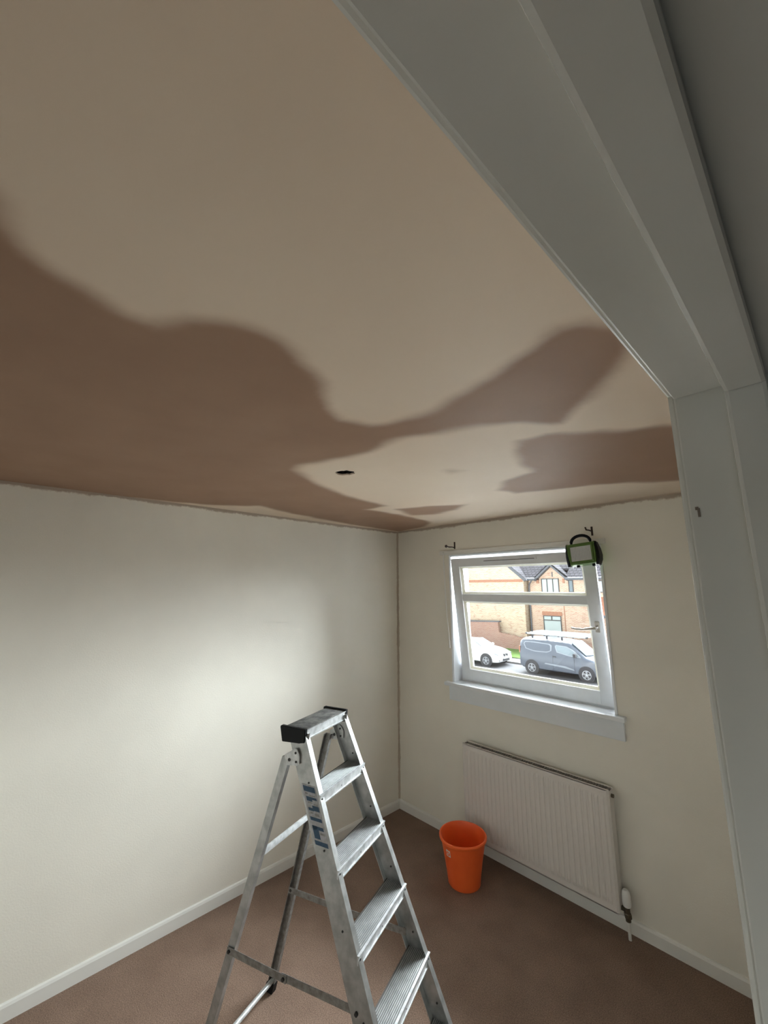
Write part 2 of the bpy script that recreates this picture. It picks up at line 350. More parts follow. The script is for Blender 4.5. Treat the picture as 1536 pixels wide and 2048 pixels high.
def ceiling():
    bm = bmesh.new(); st = .025
    xs = [i*st for i in range(int(RW/st)+1)]+[RW+.12]; ys = [RB+i*(-RB/132) for i in range(133)]
    x0 = max(x for x in xs if x < HX-HR); x1 = min(x for x in xs if x > HX+HR)
    y0 = max(y for y in ys if y < HY-HR); y1 = min(y for y in ys if y > HY+HR)
    V = {(i, j): bm.verts.new((x, y, H)) for i, x in enumerate(xs) for j, y in enumerate(ys)}
    per = []
    for i in range(len(xs)-1):
        for j in range(len(ys)-1):
            cx, cy = (xs[i]+xs[i+1])/2, (ys[j]+ys[j+1])/2
            if x0 < cx < x1 and y0 < cy < y1: continue
            bm.faces.new((V[i, j], V[i, j+1], V[i+1, j+1], V[i+1, j]))
    il = [i for i, x in enumerate(xs) if x0-1e-6 <= x <= x1+1e-6]; jl = [j for j, y in enumerate(ys) if y0-1e-6 <= y <= y1+1e-6]
    per = [(i, jl[0]) for i in il] + [(il[-1], j) for j in jl[1:]] + [(i, jl[-1]) for i in il[::-1][1:]] + [(il[0], j) for j in jl[::-1][1:-1]]
    pv = [V[k] for k in per]; hv = []
    for v in pv:
        a = math.atan2(v.co.y-HY, v.co.x-HX); r = HR*(.86+.2*math.sin(a*3+1)*math.sin(a*5))
        hv.append(bm.verts.new((HX+r*math.cos(a), HY+r*math.sin(a), H)))
    up = [bm.verts.new((v.co.x, v.co.y, H+.007)) for v in hv]
    n = len(pv)
    for k in range(n):
        l = (k+1) % n
        bm.faces.new((pv[k], hv[k], hv[l], pv[l])); bm.faces.new((hv[k], up[k], up[l], hv[l]))
    for k in [k for k in V if not V[k].link_faces]: bm.verts.remove(V[k])
    me = bpy.data.meshes.new('ceiling'); bm.to_mesh(me); bm.free(); me.materials.append(M['plaster'])
    at = me.attributes.new('damp', 'FLOAT', 'POINT')
    for i, v in enumerate(me.vertices): at.data[i].value = damp(v.co.x, v.co.y)
    o = bpy.data.objects.new('ceiling', me); COL.objects.link(o); struct(o)
    return o
ceiling()
hw_ = MB(); hw_.box((-.1, RB-.1, H+.06), (RW+.12, .2, H+.12))
struct(hw_.build('ceiling_boards', M['harl']))
# ragged opening left for the light: dark lining, broken edge and cable ends
h = empty('ceiling_hole', (HX, HY, H))
tag(h, 'ragged dark hole cut in the fresh ceiling plaster with cable ends inside', 'hole')
m_ = MB(); m_.lathe([(.056, .007), (.056, .056), (.001, .057)], 18); m_.build('dark_lining', M['dark'], h)
m_ = MB()
for k in range(6):
    a = k*1.05; r = .012+.012*random.random()
    m_.tube([(r*math.cos(a), r*math.sin(a), .05), (r*1.2*math.cos(a+.4), r*1.2*math.sin(a+.4), .02), (r*1.3*math.cos(a+.9), r*1.3*math.sin(a+.9), .004+.006*random.random())], .0035, 6)
m_.build('cable_end', M['dark'], h)

# skirting boards
def skirting(name, p, q, n, m=M['skirt']):
    """p->q along the wall, n = direction into the room"""
    p, q, n = Vector(p), Vector(q), Vector(n)
    sec = [(0, 0), (.013, 0), (.013, .056), (.009, .066), (.004, .07), (0, .07)]
    return struct(MB().loft([[p+n*a+Vector((0, 0, b)) for a, b in sec], [q+n*a+Vector((0, 0, b)) for a, b in sec]]).build(name, m))
skirting('baseboard_left', (0, RB, 0), (0, 0, 0), (1, 0, 0))
skirting('baseboard_far', (.013, 0, 0), (RW, 0, 0), (0, -1, 0))
skirting('baseboard_right', (RW, DY1+.09, 0), (RW, -.013, 0), (-1, 0, 0))
skirting('baseboard_back', (.013, RB, 0), (RW, RB, 0), (0, 1, 0))

# ------------------------------------------------------------------ door lining (seen from inside the opening)
def door_frame():
    root = struct(empty('door_1', (RW, DY1, 0)))
    def part(name, fn, m=M['gloss']):
        b = MB(); fn(b); o = b.build(name, m, None); o.data.transform(Matrix.Translation((-RW, -DY1, 0))); o.parent = root; return o
    x0, x1 = RW+.005, RW+.125; xa = RW-.001
    part('jamb', lambda b: b.box((x0, DY1, 0), (x1, DY1+.03, DZ+.03), .0015))
    part('jamb', lambda b: b.box((x0, DY0-.03, 0), (x1, DY0, DZ+.03), .0015))
    part('door_head', lambda b: b.box((x0, DY0, DZ), (x1, DY1, DZ+.03), .0015))
    s0, s1 = RW+.046, RW+.076
    part('door_stop', lambda b: b.box((s0, DY1-.012, 0), (s1, DY1, DZ), .0035))
    part('door_stop', lambda b: b.box((s0, DY0, 0), (s1, DY0+.012, DZ), .0035))
    part('door_stop', lambda b: b.box((s0, DY0+.012, DZ-.012), (s1, DY1-.012, DZ), .0035))
    # room-side architrave, set back from the lining edge
    t = .006
    part('architrave', lambda b: b.box((xa, DY1+t, 0), (x0, DY1+.07, DZ+.07), .002))
    part('architrave', lambda b: b.box((xa, DY0-.07, 0), (x0, DY0-t, DZ+.07), .002))
    part('architrave', lambda b: b.box((xa, DY0-t, DZ+t), (x0, DY1+t, DZ+.07), .002))
    # small rebate mark left by the keep
    part('strike_mark', lambda b: (b.box((2.5915, DY1-.0006, 1.9025), (2.5935, DY1+.001, 1.911)), b.box((2.590, DY1-.0006, 1.9095), (2.5925, DY1+.001, 1.9125))), M['mark'])
    return root
door_frame().rotation_euler = (0, 0, -.018)

# ------------------------------------------------------------------ window
def window():
    root = struct(empty('window_1', (WX0, 0, WZ0)))
    T = Matrix.Translation((-WX0, 0, -WZ0))
    def P(b, name, m, smooth=False):
        o = b.build(name, m, None, smooth); o.data.transform(T); o.parent = root; return o
    # reveal lining boards
    b = MB(); t = .006
    b.box((WX0, -.004, WZ0), (WX0+t, .10, WZ1)); b.box((WX1-t, -.004, WZ0), (WX1, .10, WZ1)); b.box((WX0, -.004, WZ1-t), (WX1, .10, WZ1))
    P(b, 'reveal_lining', M['upvc'])
    # fixed outer frame
    b = MB(); f = .027; y0, y1 = .095, .165
    b.box((WX0, y0, WZ0-.005), (WX0+f, y1, WZ1), .003); b.box((WX1-f, y0, WZ0-.005), (WX1, y1, WZ1), .003)
    b.box((WX0+f, y0, WZ1-f), (WX1-f, y1, WZ1), .003); b.box((WX0+f, y0, WZ0-.005), (WX1-f, y1, WZ0+.03), .003)
    P(b, 'window_frame', M['upvc'])
    # edge bead round the opening on the wall face
    b = MB(); e = .010
    b.box((WX0-e, -.008, WZ0), (WX0, 0, WZ1+e), .002); b.box((WX1, -.008, WZ0), (WX1+e, 0, WZ1+e), .002); b.box((WX0, -.008, WZ1), (WX1, 0, WZ1+e), .002)
    P(b, 'edge_bead', M['upvc'])
    # head board (old curtain batten)
    b = MB(); b.box((.51, -.014, 2.098), (1.81, 0, 2.132), .003); P(b, 'head_board', M['skirt'])
    # sill board and apron
    b = MB(); b.box((.545, -.045, 1.072), (1.826, .004, 1.099), .006); b.box((WX0, -.001, 1.0975), (WX1, .10, 1.099))
    P(b, 'sill_board', M['upvc'])
    b = MB(); b.box((.575, -.018, .966), (1.812, 0, 1.071), .003); P(b, 'sill_apron', M['apron'])
    # external sill
    b = MB(); b.box((WX0-.04, .165, WZ0-.03), (WX1+.04, .32, WZ0-.005), .004); P(b, 'outer_sill', M['harl'])
    # tilted sash: local x across, z up, room face at y=0
    W, Hs = 1.108, .956; ang = math.radians(7.0)
    b = MB(); sw = .078; th = .062
    z1, z2 = .615, .672       # mid rail
    fl, ins = .018, .032
    b.box((0, 0, 0), (sw, fl, Hs), .004); b.box((W-sw, 0, 0), (W, fl, Hs), .004)
    b.box((ins, fl-.001, .01), (sw, th, Hs-ins), .002); b.box((W-sw, fl-.001, .01), (W-ins, th, Hs-ins), .002)
    b.box((sw-.002, 0, 0), (W-sw+.002, fl, .088), .004); b.box((sw-.002, 0, Hs-.068), (W-sw+.002, fl, Hs), .004)
    b.box((sw-.002, fl-.001, .01), (W-sw+.002, th, .088), .002); b.box((sw-.002, fl-.001, Hs-.068), (W-sw+.002, th, Hs-ins), .002)
    b.box((sw-.002, .004, z1), (W-sw+.002, th-.004, z2), .004)
    s = b.build('sash', M['upvc'], root); s.location = (.635-WX0, .088, 1.11-WZ0); s.rotation_euler = (ang, 0, 0)
    # glazing beads (bevelled) and panes
    for (x0, x1, a0, a1) in ((sw, W-sw, .088, z1), (sw, W-sw, z2, Hs-.068)):
        b = MB(); k = .016
        for A_, B_, C_, D_ in (((x0, a0), (x0, a1), (x0+k, a1-k), (x0+k, a0+k)), ((x1, a0), (x1, a1), (x1-k, a1-k), (x1-k, a0+k)),
                               ((x0, a0), (x1, a0), (x1-k, a0+k), (x0+k, a0+k)), ((x0, a1), (x1, a1), (x1-k, a1-k), (x0+k, a1-k))):
            lo = [(A_[0], .008, A_[1]), (B_[0], .008, B_[1]), (C_[0], .026, C_[1]), (D_[0], .026, D_[1])]
            hi = [(p[0], .03, p[2]) for p in lo]
            b.loft([lo, hi])
        b.build('glazing_bead', M['bead'], s)
        b = MB(); b.box((x0+.004, .032, a0+.004), (x1-.004, .036, a1-.004)); b.build('pane', M['glass'], s)
    # trickle vent in the top rail
    b = MB(); b.box((.30, -.006, Hs-.036), (.735, .001, Hs-.018), .002); b.box((.305, -.009, Hs-.021), (.73, -.005, Hs-.018))
    b.build('trickle_vent', M['upvc'], s)
    b = MB(); b.box((.315, -.0068, Hs-.032), (.72, -.0058, Hs-.027)); b.build('vent_slot', M['gasket'], s)
    # espagnolette handle
    b = MB(); hx, hz = W-.036, .482
    b.box((hx-.014, -.012, hz-.033), (hx+.014, .001, hz+.033), .005)
    b.tube([(hx, -.01, hz), (hx, -.042, hz)], .009, 12)
    pts = [(hx+.006, -.045, hz), (hx-.03, -.050, hz-.004), (hx-.07, -.047, hz-.012), (hx-.12, -.047, hz-.012), (hx-.145, -.045, hz-.008)]
    b.tube(pts, [.0095, .009, .0065, .0065, .006], 10)
    b.build('sash_handle', M['chrome'], s, True)
    # tilt stay seen between sash and frame
    b = MB(); b.tube([(1.05, .11, 2.045-.0), (1.10, .05, 2.03)], .005, 6); P(b, 'tilt_stay', M['chrome'])
window()

# ------------------------------------------------------------------ blind cord, curtain brackets
def cord():
    r = empty('blind_cord', (.553, -.02, 2.115)); tag(r, 'thin white cord with small weight hanging left of the window', 'cord')
    b = MB(); b.tube([(0, 0, 0), (.004, -.001, -.10), (.012, -.001, -.35), (.022, 0, -.52), (.040, 0, -.70)], .0022, 6)
    b.tube([(.004, 0, 0), (.010, .002, -.2), (.022, .003, -.50), (.040, .002, -.70)], .0018, 6); b.build('cord', M['cordw'], r)
    b = MB(); b.lathe([(.001, 0), (.005, -.004), (.006, -.02), (.006, -.055), (.003, -.062), (.001, -.063)], 12, (.041, 0, -.70)); b.build('cord_weight', M['cordw'], r, True)
    b = MB(); b.tube([(0, .02, 0), (0, -.002, 0)], .004, 8); b.build('cord_hook', M['cordw'], r)
cord()
def bracket(x, z, label, arm):
    r = empty('curtain_bracket', (x, 0, z)); tag(r, label, 'bracket', 'curtain rail brackets')
    b = MB(); b.box((-.006, -.004, -.028), (.006, 0, .03), .0015); b.build('wall_plate', M['bracket'], r)
    b = MB()
    if arm: b.tube([(0, -.004, -.018), (-.004, -.03, -.014), (-.006, -.07, -.016), (-.008, -.105, -.010)], [.005, .004, .005, .004], 8); b.lathe([(.001, -.012), (.009, -.008), (.011, 0), (.009, .008), (.001, .012)], 10, (-.008, -.105, -.012))
    else: b.tube([(0, -.003, .0), (0, -.05, .002), (0, -.10, .0), (0, -.112, .014)], .0045, 8)
    b.build('hook_arm', M['bracket'], r)
bracket(.662, 2.170, 'dark metal curtain bracket above the left end of the window', True)
bracket(1.737, 2.182, 'dark metal curtain bracket above the right end, with work light hanging on it', False)

# ------------------------------------------------------------------ green work light
def worklight():
    r = empty('work_light', (1.702, -.10, 2.032)); r.rotation_euler = (math.radians(-7), math.radians(-5), math.radians(3))
    tag(r, 'green and black portable floodlight hanging from the right curtain bracket', 'work light')
    hw, hh = .084, .067
    def outline(k, y, rr=.012):
        P = [(-hw*k, y, hh*k), (hw*k, y, hh*k), (hw*k*1.04, y, 0), (hw*k*.98, y, -hh*k), (-hw*k*.86, y, -hh*k), (-hw*k*.98, y, 0)]
        return P
    b = MB(); b.loft([outline(.93, .055), outline(1.0, .03), outline(1.0, -.02), outline(.95, -.03)]); b.build('housing', M['green'], r)
    b = MB(); x0, x1, z0, z1 = -.058, .062, -.046, .044; k = .011
    for a, c in (((x0-k, z0-k), (x1+k, z0)), ((x0-k, z1), (x1+k, z1+k)), ((x0-k, z0), (x0, z1)), ((x1, z0), (x1+k, z1))): b.box((a[0], -.036, a[1]), (c[0], -.028, c[1]), .002)
    b.build('bezel', M['green'], r)
    b = MB(); b.box((x0, -.033, z0), (x1, -.028, z1)); n = 13
    for i in range(n): 
        x = x0+(x1-x0)*(i+.5)/n; b.box((x-.0022, -.0355, z0+.003), (x+.0022, -.032, z1-.003), .001)
    b.build('lens', M['lens'], r)
    for sx in (-1, 1):
        b = MB(); ox = .086*sx; kk = 1 if sx > 0 else .25
        sec = []
        for (z, o, d) in ((hh+.002, 0, .03), (.03, .010, .04), (-.01, .014, .044), (-.04, .012, .04), (-hh-.008, .0, .03)):
            sec.append([(ox+(o*kk-.010)*sx, -d*.8, z), (ox+(o*kk+.003)*sx, -d*.8+.01, z), (ox+(o*kk+.003)*sx, d, z), (ox+(o*kk-.010)*sx, d+.01, z)])
        b.loft(sec); b.build('side_bumper', M['black'], r)
    b = MB(); pts = []
    for i in range(13):
        t = i/12; a = math.pi*(1-t); pts.append((-.004+.058*math.cos(a), .01, hh+.004+.052*math.sin(a)**.8))
    b.tube(pts, [.006]+[.0095]*11+[.006], 10); b.build('handle', M['black'], r, True)
    for fx in (-.04, .05):
        b = MB(); b.box((fx, -.01, -hh-.014), (fx+.015, .01, -hh), .002); b.build('foot', M['black'], r)
worklight()

# ------------------------------------------------------------------ radiator
def radiator():
    X0, X1, Z0, Z1, YF = .735, 1.722, .113, .713, -.10
    r = empty('radiator', (X0, 0, 0)); tag(r, 'white ribbed panel radiator on the wall under the window', 'radiator')
    T = lambda o: (o.data.transform(Matrix.Translation((-X0, 0, 0))), o)[1]
    def bd(b, n, m, s=False):
        o = b.build(n, m, None, s); T(o); o.parent = r; return o
    b = MB(); n = 30; pitch = (X1-X0-.04)/n; rows = []
    def prof(z, k):
        pts = [(X0, YF+.012, z), (X0+.012, YF+.004, z)]
        for i in range(n):
            x = X0+.02+i*pitch
            pts += [(x, YF+.001*0+.004, z), (x+pitch*.18, YF+.004-.0045*k, z), (x+pitch*.62, YF+.004-.0045*k, z), (x+pitch*.80, YF+.004, z)]
        pts += [(X1-.012, YF+.004, z), (X1, YF+.012, z)]
        return pts
    rows = [prof(Z0, 0), prof(Z0+.035, 0), prof(Z0+.055, 1), prof(Z1-.055, 1), prof(Z1-.035, 0), prof(Z1, 0)]
    b.loft(rows, cap=False, closed=False)
    b.loft([[(p[0], YF+.016, p[2]) for p in rows[0]], [(p[0], YF+.016, p[2]) for p in rows[-1]]], cap=False, closed=False)
    b.box((X0+.004, YF+.004, Z1-.008), (X1-.004, YF+.016, Z1), .002); b.box((X0+.004, YF+.004, Z0), (X1-.004, YF+.016, Z0+.008), .002)
    bd(b, 'front_panel', M['rad'])
    b = MB(); b.box((X0, -.040, Z0), (X1, -.028, Z1), .003); bd(b, 'back_panel', M['rad'])
    b = MB(); b.box((X0+.01, YF+.016, Z1-.03), (X1-.01, -.040, Z1-.006))
    k = 60
    for i in range(k):
        x = X0+.015+i*(X1-X0-.03)/k; b.box((x, YF+.02, Z1-.007), (x+.007, -.044, Z1-.002))
    bd(b, 'top_grille', M['radd'])
    for x, nm in ((X0-.001, 'side_cover'), (X1-.0005, 'side_cover')):
        b = MB(); b.box((x, YF+.014, Z0+.02), (x+.0015, -.03, Z1-.008)); bd(b, nm, M['rad'])
    b = MB(); b.tube([(X1-.005, -.06, Z1-.035), (X1+.014, -.06, Z1-.035)], .010, 10); bd(b, 'bleed_valve', M['brass'])
    for bx in (.9, 1.5):
        b = MB(); b.box((bx, -.028, .2), (bx+.03, -.001, .62)); bd(b, 'wall_bracket', M['rad'])
    # thermostatic valve and tail pipe
    v = MB(); v.tube([(X1-.002, -.06, .135), (X1+.028, -.06, .135)], .011, 10); v.tube([(X1+.028, -.06, .085), (X1+.028, -.06, .155)], .013, 12)
    v.lathe([(.017, .10), (.019, .104), (.019, .12), (.017, .124)], 6, (X1+.028, -.06, 0), cap=True); vo = bd(v, 'valve_body', M['brass'])
    v = MB(); v.lathe([(.012, .150), (.019, .155), (.022, .17), (.022, .205), (.019, .222), (.012, .231), (.001, .233)], 20, (X1+.028-X0, -.06, 0)); v.build('thermostatic_head', M['cordw'], vo, True)
    v = MB(); v.tube([(X1+.028-X0, -.06, 0), (X1+.028-X0, -.06, .09)], .0078, 12); v.build('tail_pipe', M['skirt'], vo, True)
    v = MB(); v.tube([(X0+.005-.0, -.06, .135), (X0-.022, -.06, .135)], .011, 10); v.tube([(X0-.022, -.06, 0), (X0-.022, -.06, .16)], .0078, 10); bd(v, 'lockshield_valve', M['skirt'])
radiator()

# ------------------------------------------------------------------ bucket
def bucket():
    r = empty('bucket', (.893, -.335, 0)); r.rotation_euler = (0, 0, math.radians(20))
    tag(r, 'empty orange plastic bucket standing on the carpet by the radiator', 'bucket')
    b = MB(); n = 64; Hb = .285
    def ring(rad, z, lip=0):
        out = []
        for k in range(n):
            a = 2*math.pi*k/n; e = 1+lip*max(0, math.cos(a+1.9))**8
            out.append((rad*e*math.cos(a), rad*e*math.sin(a), z))
        return out
    prof = [(.085, .004, 0), (.098, 0, 0), (.101, .004, 0), (.102, .02, 0), (.1035, .024, 0), (.107, .06, 0), (.122, .15, 0), (.134, .215, 0), (.138, .238, .03), (.140, .25, .05), (.147, .252, .06),
            (.151, .259, .07), (.151, .267, .07), (.147, .272, .07), (.141, .272, .06), (.138, .266, .04), (.134, .228, .01), (.120, .14, 0), (.100, .012, 0), (.02, .010, 0)]
    b.loft([ring(a*1.0, z, l) for a, z, l in prof]); b.build('pail', M['orange'], r, True)
    # pale square sticker with a dark ring

    a0 = math.radians(-118)
    def pt(da, z, off): 
        rr = .107+(z-.06)*(.134-.107)/.155+off; return (rr*math.cos(a0+da), rr*math.sin(a0+da), z)
    g = MB(); g.loft([[pt(-.13+.26*i/6, .185, .0012) for i in range(7)], [pt(-.13+.26*i/6, .222, .0012) for i in range(7)]], cap=False, closed=False); g.build('sticker', M['rad'], r)
    g = MB(); g.loft([[pt(.055*math.cos(t*.524), .203+.006*math.sin(t*.524), .002) for t in range(12)], [pt(.11*math.cos(t*.524), .203+.012*math.sin(t*.524), .002) for t in range(12)]], cap=False); g.build('sticker_ring', M['orange'], r)
bucket()

# ------------------------------------------------------------------ step ladder
def ladder():
    ZT, W0, SP, SF, DS, TD, VR, SR, WR, SPR, PD, ST = 1.2774, .1497, .0577, .4344, .2128, .0825, .0363, .2899, .1469, .0530, .1026, .0859
    r = empty('step_ladder', (1.1426, -1.6177, 0), 1.895)
    tag(r, 'open aluminium stepladder with black end caps on the platform, standing on the carpet', 'ladder')
    hw = lambda z: W0+SP*(ZT-z)
    yf = lambda z: -SF*(ZT-z)
    yr = lambda z: VR+SR*(ZT-z)
    hr = lambda z: WR+SPR*(ZT-z)
    def channel(name, s, z0, z1, half, front, depth, fl, m, t=.003, inset=0):
        """C channel with flanges pointing in; section constant in the horizontal plane"""
        b = MB(); rings = []
        for z in (z0, z1):
            x = s*(half(z)-inset); y = front(z); i = -s
            sec = [(x, y), (x, y+depth), (x+i*fl, y+depth), (x+i*fl, y+depth-t), (x+i*t, y+depth-t), (x+i*t, y+t), (x+i*fl, y+t), (x+i*fl, y)]
            rings.append([(a, c, z) for a, c in sec])
        b.loft(rings)
        return b.build(name, m, r)
    rails = []
    for s in (-1, 1):
        c = channel('front_stile', s, .018, ZT-.004, hw, yf, ST, .024, M['alu']); rails.append(c)
        b = MB(); z = 0
        sx = s*hw(0); b.prism([(sx+s*.003, yf(0)-.004, 0), (sx+s*.003, yf(0)+ST+.004, 0), (sx-s*.03, yf(0)+ST+.004, 0), (sx-s*.03, yf(0)-.004, 0)], (-s*SP*.045, SF*.045, .045)); b.build('rubber_foot', M['black'], c)
        # rivet heads along the outer web
        for zz in (1.10, .90, .69, .48, .27):
            b = MB(); x = s*hw(zz); y = yf(zz)+ST*.45
            for q in (x+s*.001, x-s*.004): b.lathe([(.0001, -.002), (.0035, -.0015), (.0035, .0015), (.0001, .002)], 10, (q, y, zz), 'x', )
            b.build('rivet', M['rivet'], c)
    # sticker with blue blocks on the near stile
    near = rails[0]
    def q(t0, t1, s0, s1, name, m, off):
        """t along the stile downwards from z=1.085 to 0.915, s across the web, 0 = rear edge"""
        za, zb = 1.088-(t0)*.172, 1.088-(t1)*.172; b = MB(); P = []
        for z, s in ((za, s0), (za, s1), (zb, s1), (zb, s0)):
            P.append((-hw(z)-off, yf(z)+ST-.012-s*(ST-.026), z))
        b.prism(P, (-.0003, 0, 0)); b.build(name, m, near)
    q(-.03, 1.03, -.03, 1.03, 'label_sticker', M['label'], .0002)
    for t0, t1, s0, s1 in ((0, .10, .05, .95), (.19, .235, .12, .92), (.235, .27, .12, .55), (.34, .43, .45, .95), (.39, .44, .1, .5), (.55, .61, .08, .95), (.70, .76, .08, .92), (.70, .92, .08, .52), (.955, 1.03, .02, .98)):
        q(t0, t1, s0, s1, 'label_print', M['blue'], .0008)
    for t0, t1, s0, s1 in ((.125, .15, .1, .3), (.155, .175, .4, .85), (.29, .31, .15, .5), (.30, .33, .6, .9), (.47, .49, .2, .4), (.475, .52, .5, .85), (.80, .83, .6, .95)):
        q(t0, t1, s0, s1, 'label_print', M['alu_d'], .0008)
    # treads
    for i in range(5):
        z = ZT-DS*(i+1)+.003; y = yf(z); h = hw(z)
        b = MB(); prof = []
        n = 11; x0 = h-.004
        prof.append((y-.001, z-.004))
        for k in range(n):
            a = y+.004+k*(TD-.008)/n; st = (TD-.008)/n
            prof += [(a, z-.002), (a+st*.12, z), (a+st*.52, z), (a+st*.64, z-.002)]
        prof += [(y+TD, z-.002), (y+TD, z-.024), (y+TD-.003, z-.024), (y+TD-.003, z-.0055), (y-.001, z-.0055)]
        b.loft([[(-x0, p[0], p[1]) for p in prof], [(x0, p[0], p[1]) for p in prof]])
        t = b.build('tread', [M['tread'], M['groove']], r)
        for f in t.data.polygons:
            if f.normal.z > .9 and f.center.z < z-.001: f.material_index = 1
        b = MB(); e = h+.0015; zt, zb = z+.0015, z-.033
        b.box((-e, y-.0055, zb), (e, y-.0005, zt)); b.box((-e, y-.0085, zt-.0035), (e, y-.005, zt)); b.box((-e, y-.0085, zb), (e, y-.005, zb+.0035))
        b.build('tread_nosing', M['alu_b'], t)
        for sx in (-1, 1):
            b = MB(); b.lathe([(.0001, -.0075), (.0045, -.007), (.0048, -.0055)], 12, (sx*(h-.010), y, z-.016), 'y'); b.build('rivet', M['rivet'], t)
        b = MB(); b.lathe([(.0001, -.0068), (.002, -.0065), (.002, -.0055)], 8, (-.02, y, z-.018), 'y'); b.build('rivet', M['rivet'], t)
    # platform
    b = MB(); n = 12; prof = [(0, ZT-.003)]
    for k in range(n):
        a = .004+k*(PD-.006)/n; st = (PD-.006)/n; prof += [(a, ZT-.0012), (a+st*.2, ZT), (a+st*.7, ZT), (a+st*.85, ZT-.0012)]
    prof += [(PD, ZT-.0012), (PD, ZT-.03), (PD-.003, ZT-.03), (PD-.003, ZT-.004), (0, ZT-.004)]
    b.loft([[(-W0, p[0], p[1]) for p in prof], [(W0, p[0], p[1]) for p in prof]]); p = b.build('platform', M['platform'], r)
    b = MB(); b.box((-W0+.004, -.006, ZT-.036), (W0-.004, -.001, ZT-.001)); b.box((-W0+.004, -.009, ZT-.005), (W0-.004, -.004, ZT-.001)); b.box((-W0+.004, -.009, ZT-.036), (W0-.004, -.004, ZT-.032))
    b.build('platform_nosing', M['alu_b'], p)
    for s in (-1, 1):
        b = MB(); x0, x1 = s*(W0-.010), s*(W0+.006)
        P = [(-.010, ZT+.004), (PD+.012, ZT+.004), (PD+.016, ZT-.002), (PD+.004, ZT-.056), (.018, ZT-.050), (-.008, ZT-.045)]
        b.prism([(x0, a, c) for a, c in P], (x1-x0, 0, 0), .002); b.build('end_cap', M['black'], p)
        b = MB(); z = ZT-.02; b.tube([(s*(W0-.014), -.012, z+.006), (s*(W0-.012), -.010, z-.02)], .006, 8); b.build('cap_clip', M['alu_d'], p)
    # rear legs
    for s in (-1, 1):
        c = channel('rear_leg', s, .02, 1.166, hr, yr, .036, .020, M['alu'] if s < 0 else M['alu_d'], inset=.002)
        b = MB(); sx = s*hr(0); b.prism([(sx+s*.001, yr(0)-.003, 0), (sx+s*.001, yr(0)+.040, 0), (sx-s*.026, yr(0)+.040, 0), (sx-s*.026, yr(0)-.003, 0)], (-s*SPR*.04, -SR*.04, .04)); b.build('rubber_foot', M['black'], c)
        # hinge plate riveted to the stile
        b = MB(); x = s*(hw(1.17)+.0058) if s < 0 else s*(hw(1.17)-.0060)
        P = [(.008, 1.180), (.022, 1.200), (.032, 1.203), (.086, 1.172), (.088, 1.166), (.074, 1.136), (.020, 1.142), (.008, 1.150)]
        P = [(yf(1.17)+.046+a*.95, c+.008) for a, c in P]
        b.prism([(x, a, c) for a, c in P], (-.003, 0, 0), .0008); hp = b.build('hinge_plate', M['alu_b'] if s < 0 else M['alu'], r)
        for a, c, rr in ((.028, 1.187, .0042), (.024, 1.156, .0042), (.060, 1.158, .006)):
            b = MB(); b.lathe([(.0001, -.005), (rr, -.004), (rr, .004), (.0001, .005)], 12, (x-.0015, yf(1.17)+.046+a*.95, c+.008), 'x'); b.build('rivet', M['rivet'], hp)
    # rear cross bars: tube high up, flat bar at the feet
    for z, rad in ((.805, .0105), (.045, .010)):
        b = MB(); e = hr(z)-.004
        if z > .5: b.box((-e, yr(z)+.004, z-.012), (e, yr(z)+.016, z+.012), .004)
        else: b.tube([(-e, yr(z)+.018, z), (e, yr(z)+.018, z)], rad, 10)
        b.build('rear_cross_bar', M['alu_b'], r, True)
    # folding side stays
    for s in (-1, 1):
        za, zb = .463, .515
        A_ = Vector((s*(hr(za)-.001 if s < 0 else hr(za)-.022), yr(za)+.02, za)); B_ = Vector((s*(hw(zb)-.03), yf(zb)+.05, zb-.02 if s < 0 else zb-.02))
        B_.x = s*(hw(zb)+.002) if s < 0 else s*(hw(zb)-.030)
        A_.x = s*(hr(za)+.003) if s < 0 else s*(hr(za)-.026)
        mid = A_.lerp(B_, .47); mid.z -= .004
        for (p0, p1, off) in ((A_, mid, 0), (mid, B_, -.004*s)):
            d = (p1-p0).normalized(); p0 = p0-d*.012; p1 = p1+d*.012; up = Vector((0, 0, .0125))
            b = MB(); b.prism([p0-up, p1-up, p1+up, p0+up], (-.003*s, 0, 0), .0008)
            o = b.build('side_stay', M['alu_d'], r); 
            o.location.x = off
        for pnt in (A_, mid, B_):
            b = MB(); b.lathe([(.0001, -.007), (.006, -.006), (.006, .006), (.0001, .007)], 12, tuple(pnt), 'x'); b.build('pivot_rivet', M['rivet'], r)
ladder()

# ------------------------------------------------------------------ outside
GZ = -2.73
struct(box('ground', (-60, 14.5, GZ-.3), (40, 20.5, GZ), M['road']))
struct(box('bounce_ground', (-60, .45, GZ-.3), (40, 14.5, GZ+.02), M['bounce_pale']))  # unseen ground, added pale to bounce sky light up into the room
struct(box('pavement', (-60, 20.5, GZ-.3), (40, 21.6, GZ+.10), M['pave']))
lawn = struct(box('garden_ground', (-60, 21.6, GZ-.3), (40, 60, GZ+.12), M['pave']))
tag(box('lawn', (-13.2, 21.7, GZ+.12), (-8.2, 24.9, GZ+.16), M['grass']), 'bright green strip of grass between the white car and the van', 'lawn', kind='stuff')
o = struct(box('outer_wall_below', (-8, .25, GZ-.2), (9, .45, 0.9), M['harl']))
struct(box('outer_wall_sides', (-8, .1, -.06), (-.12, .25, 3.2), M['harl'])); struct(box('outer_wall_right', (RW+.12, .1, -.06), (9, .25, 3.2), M['harl']))

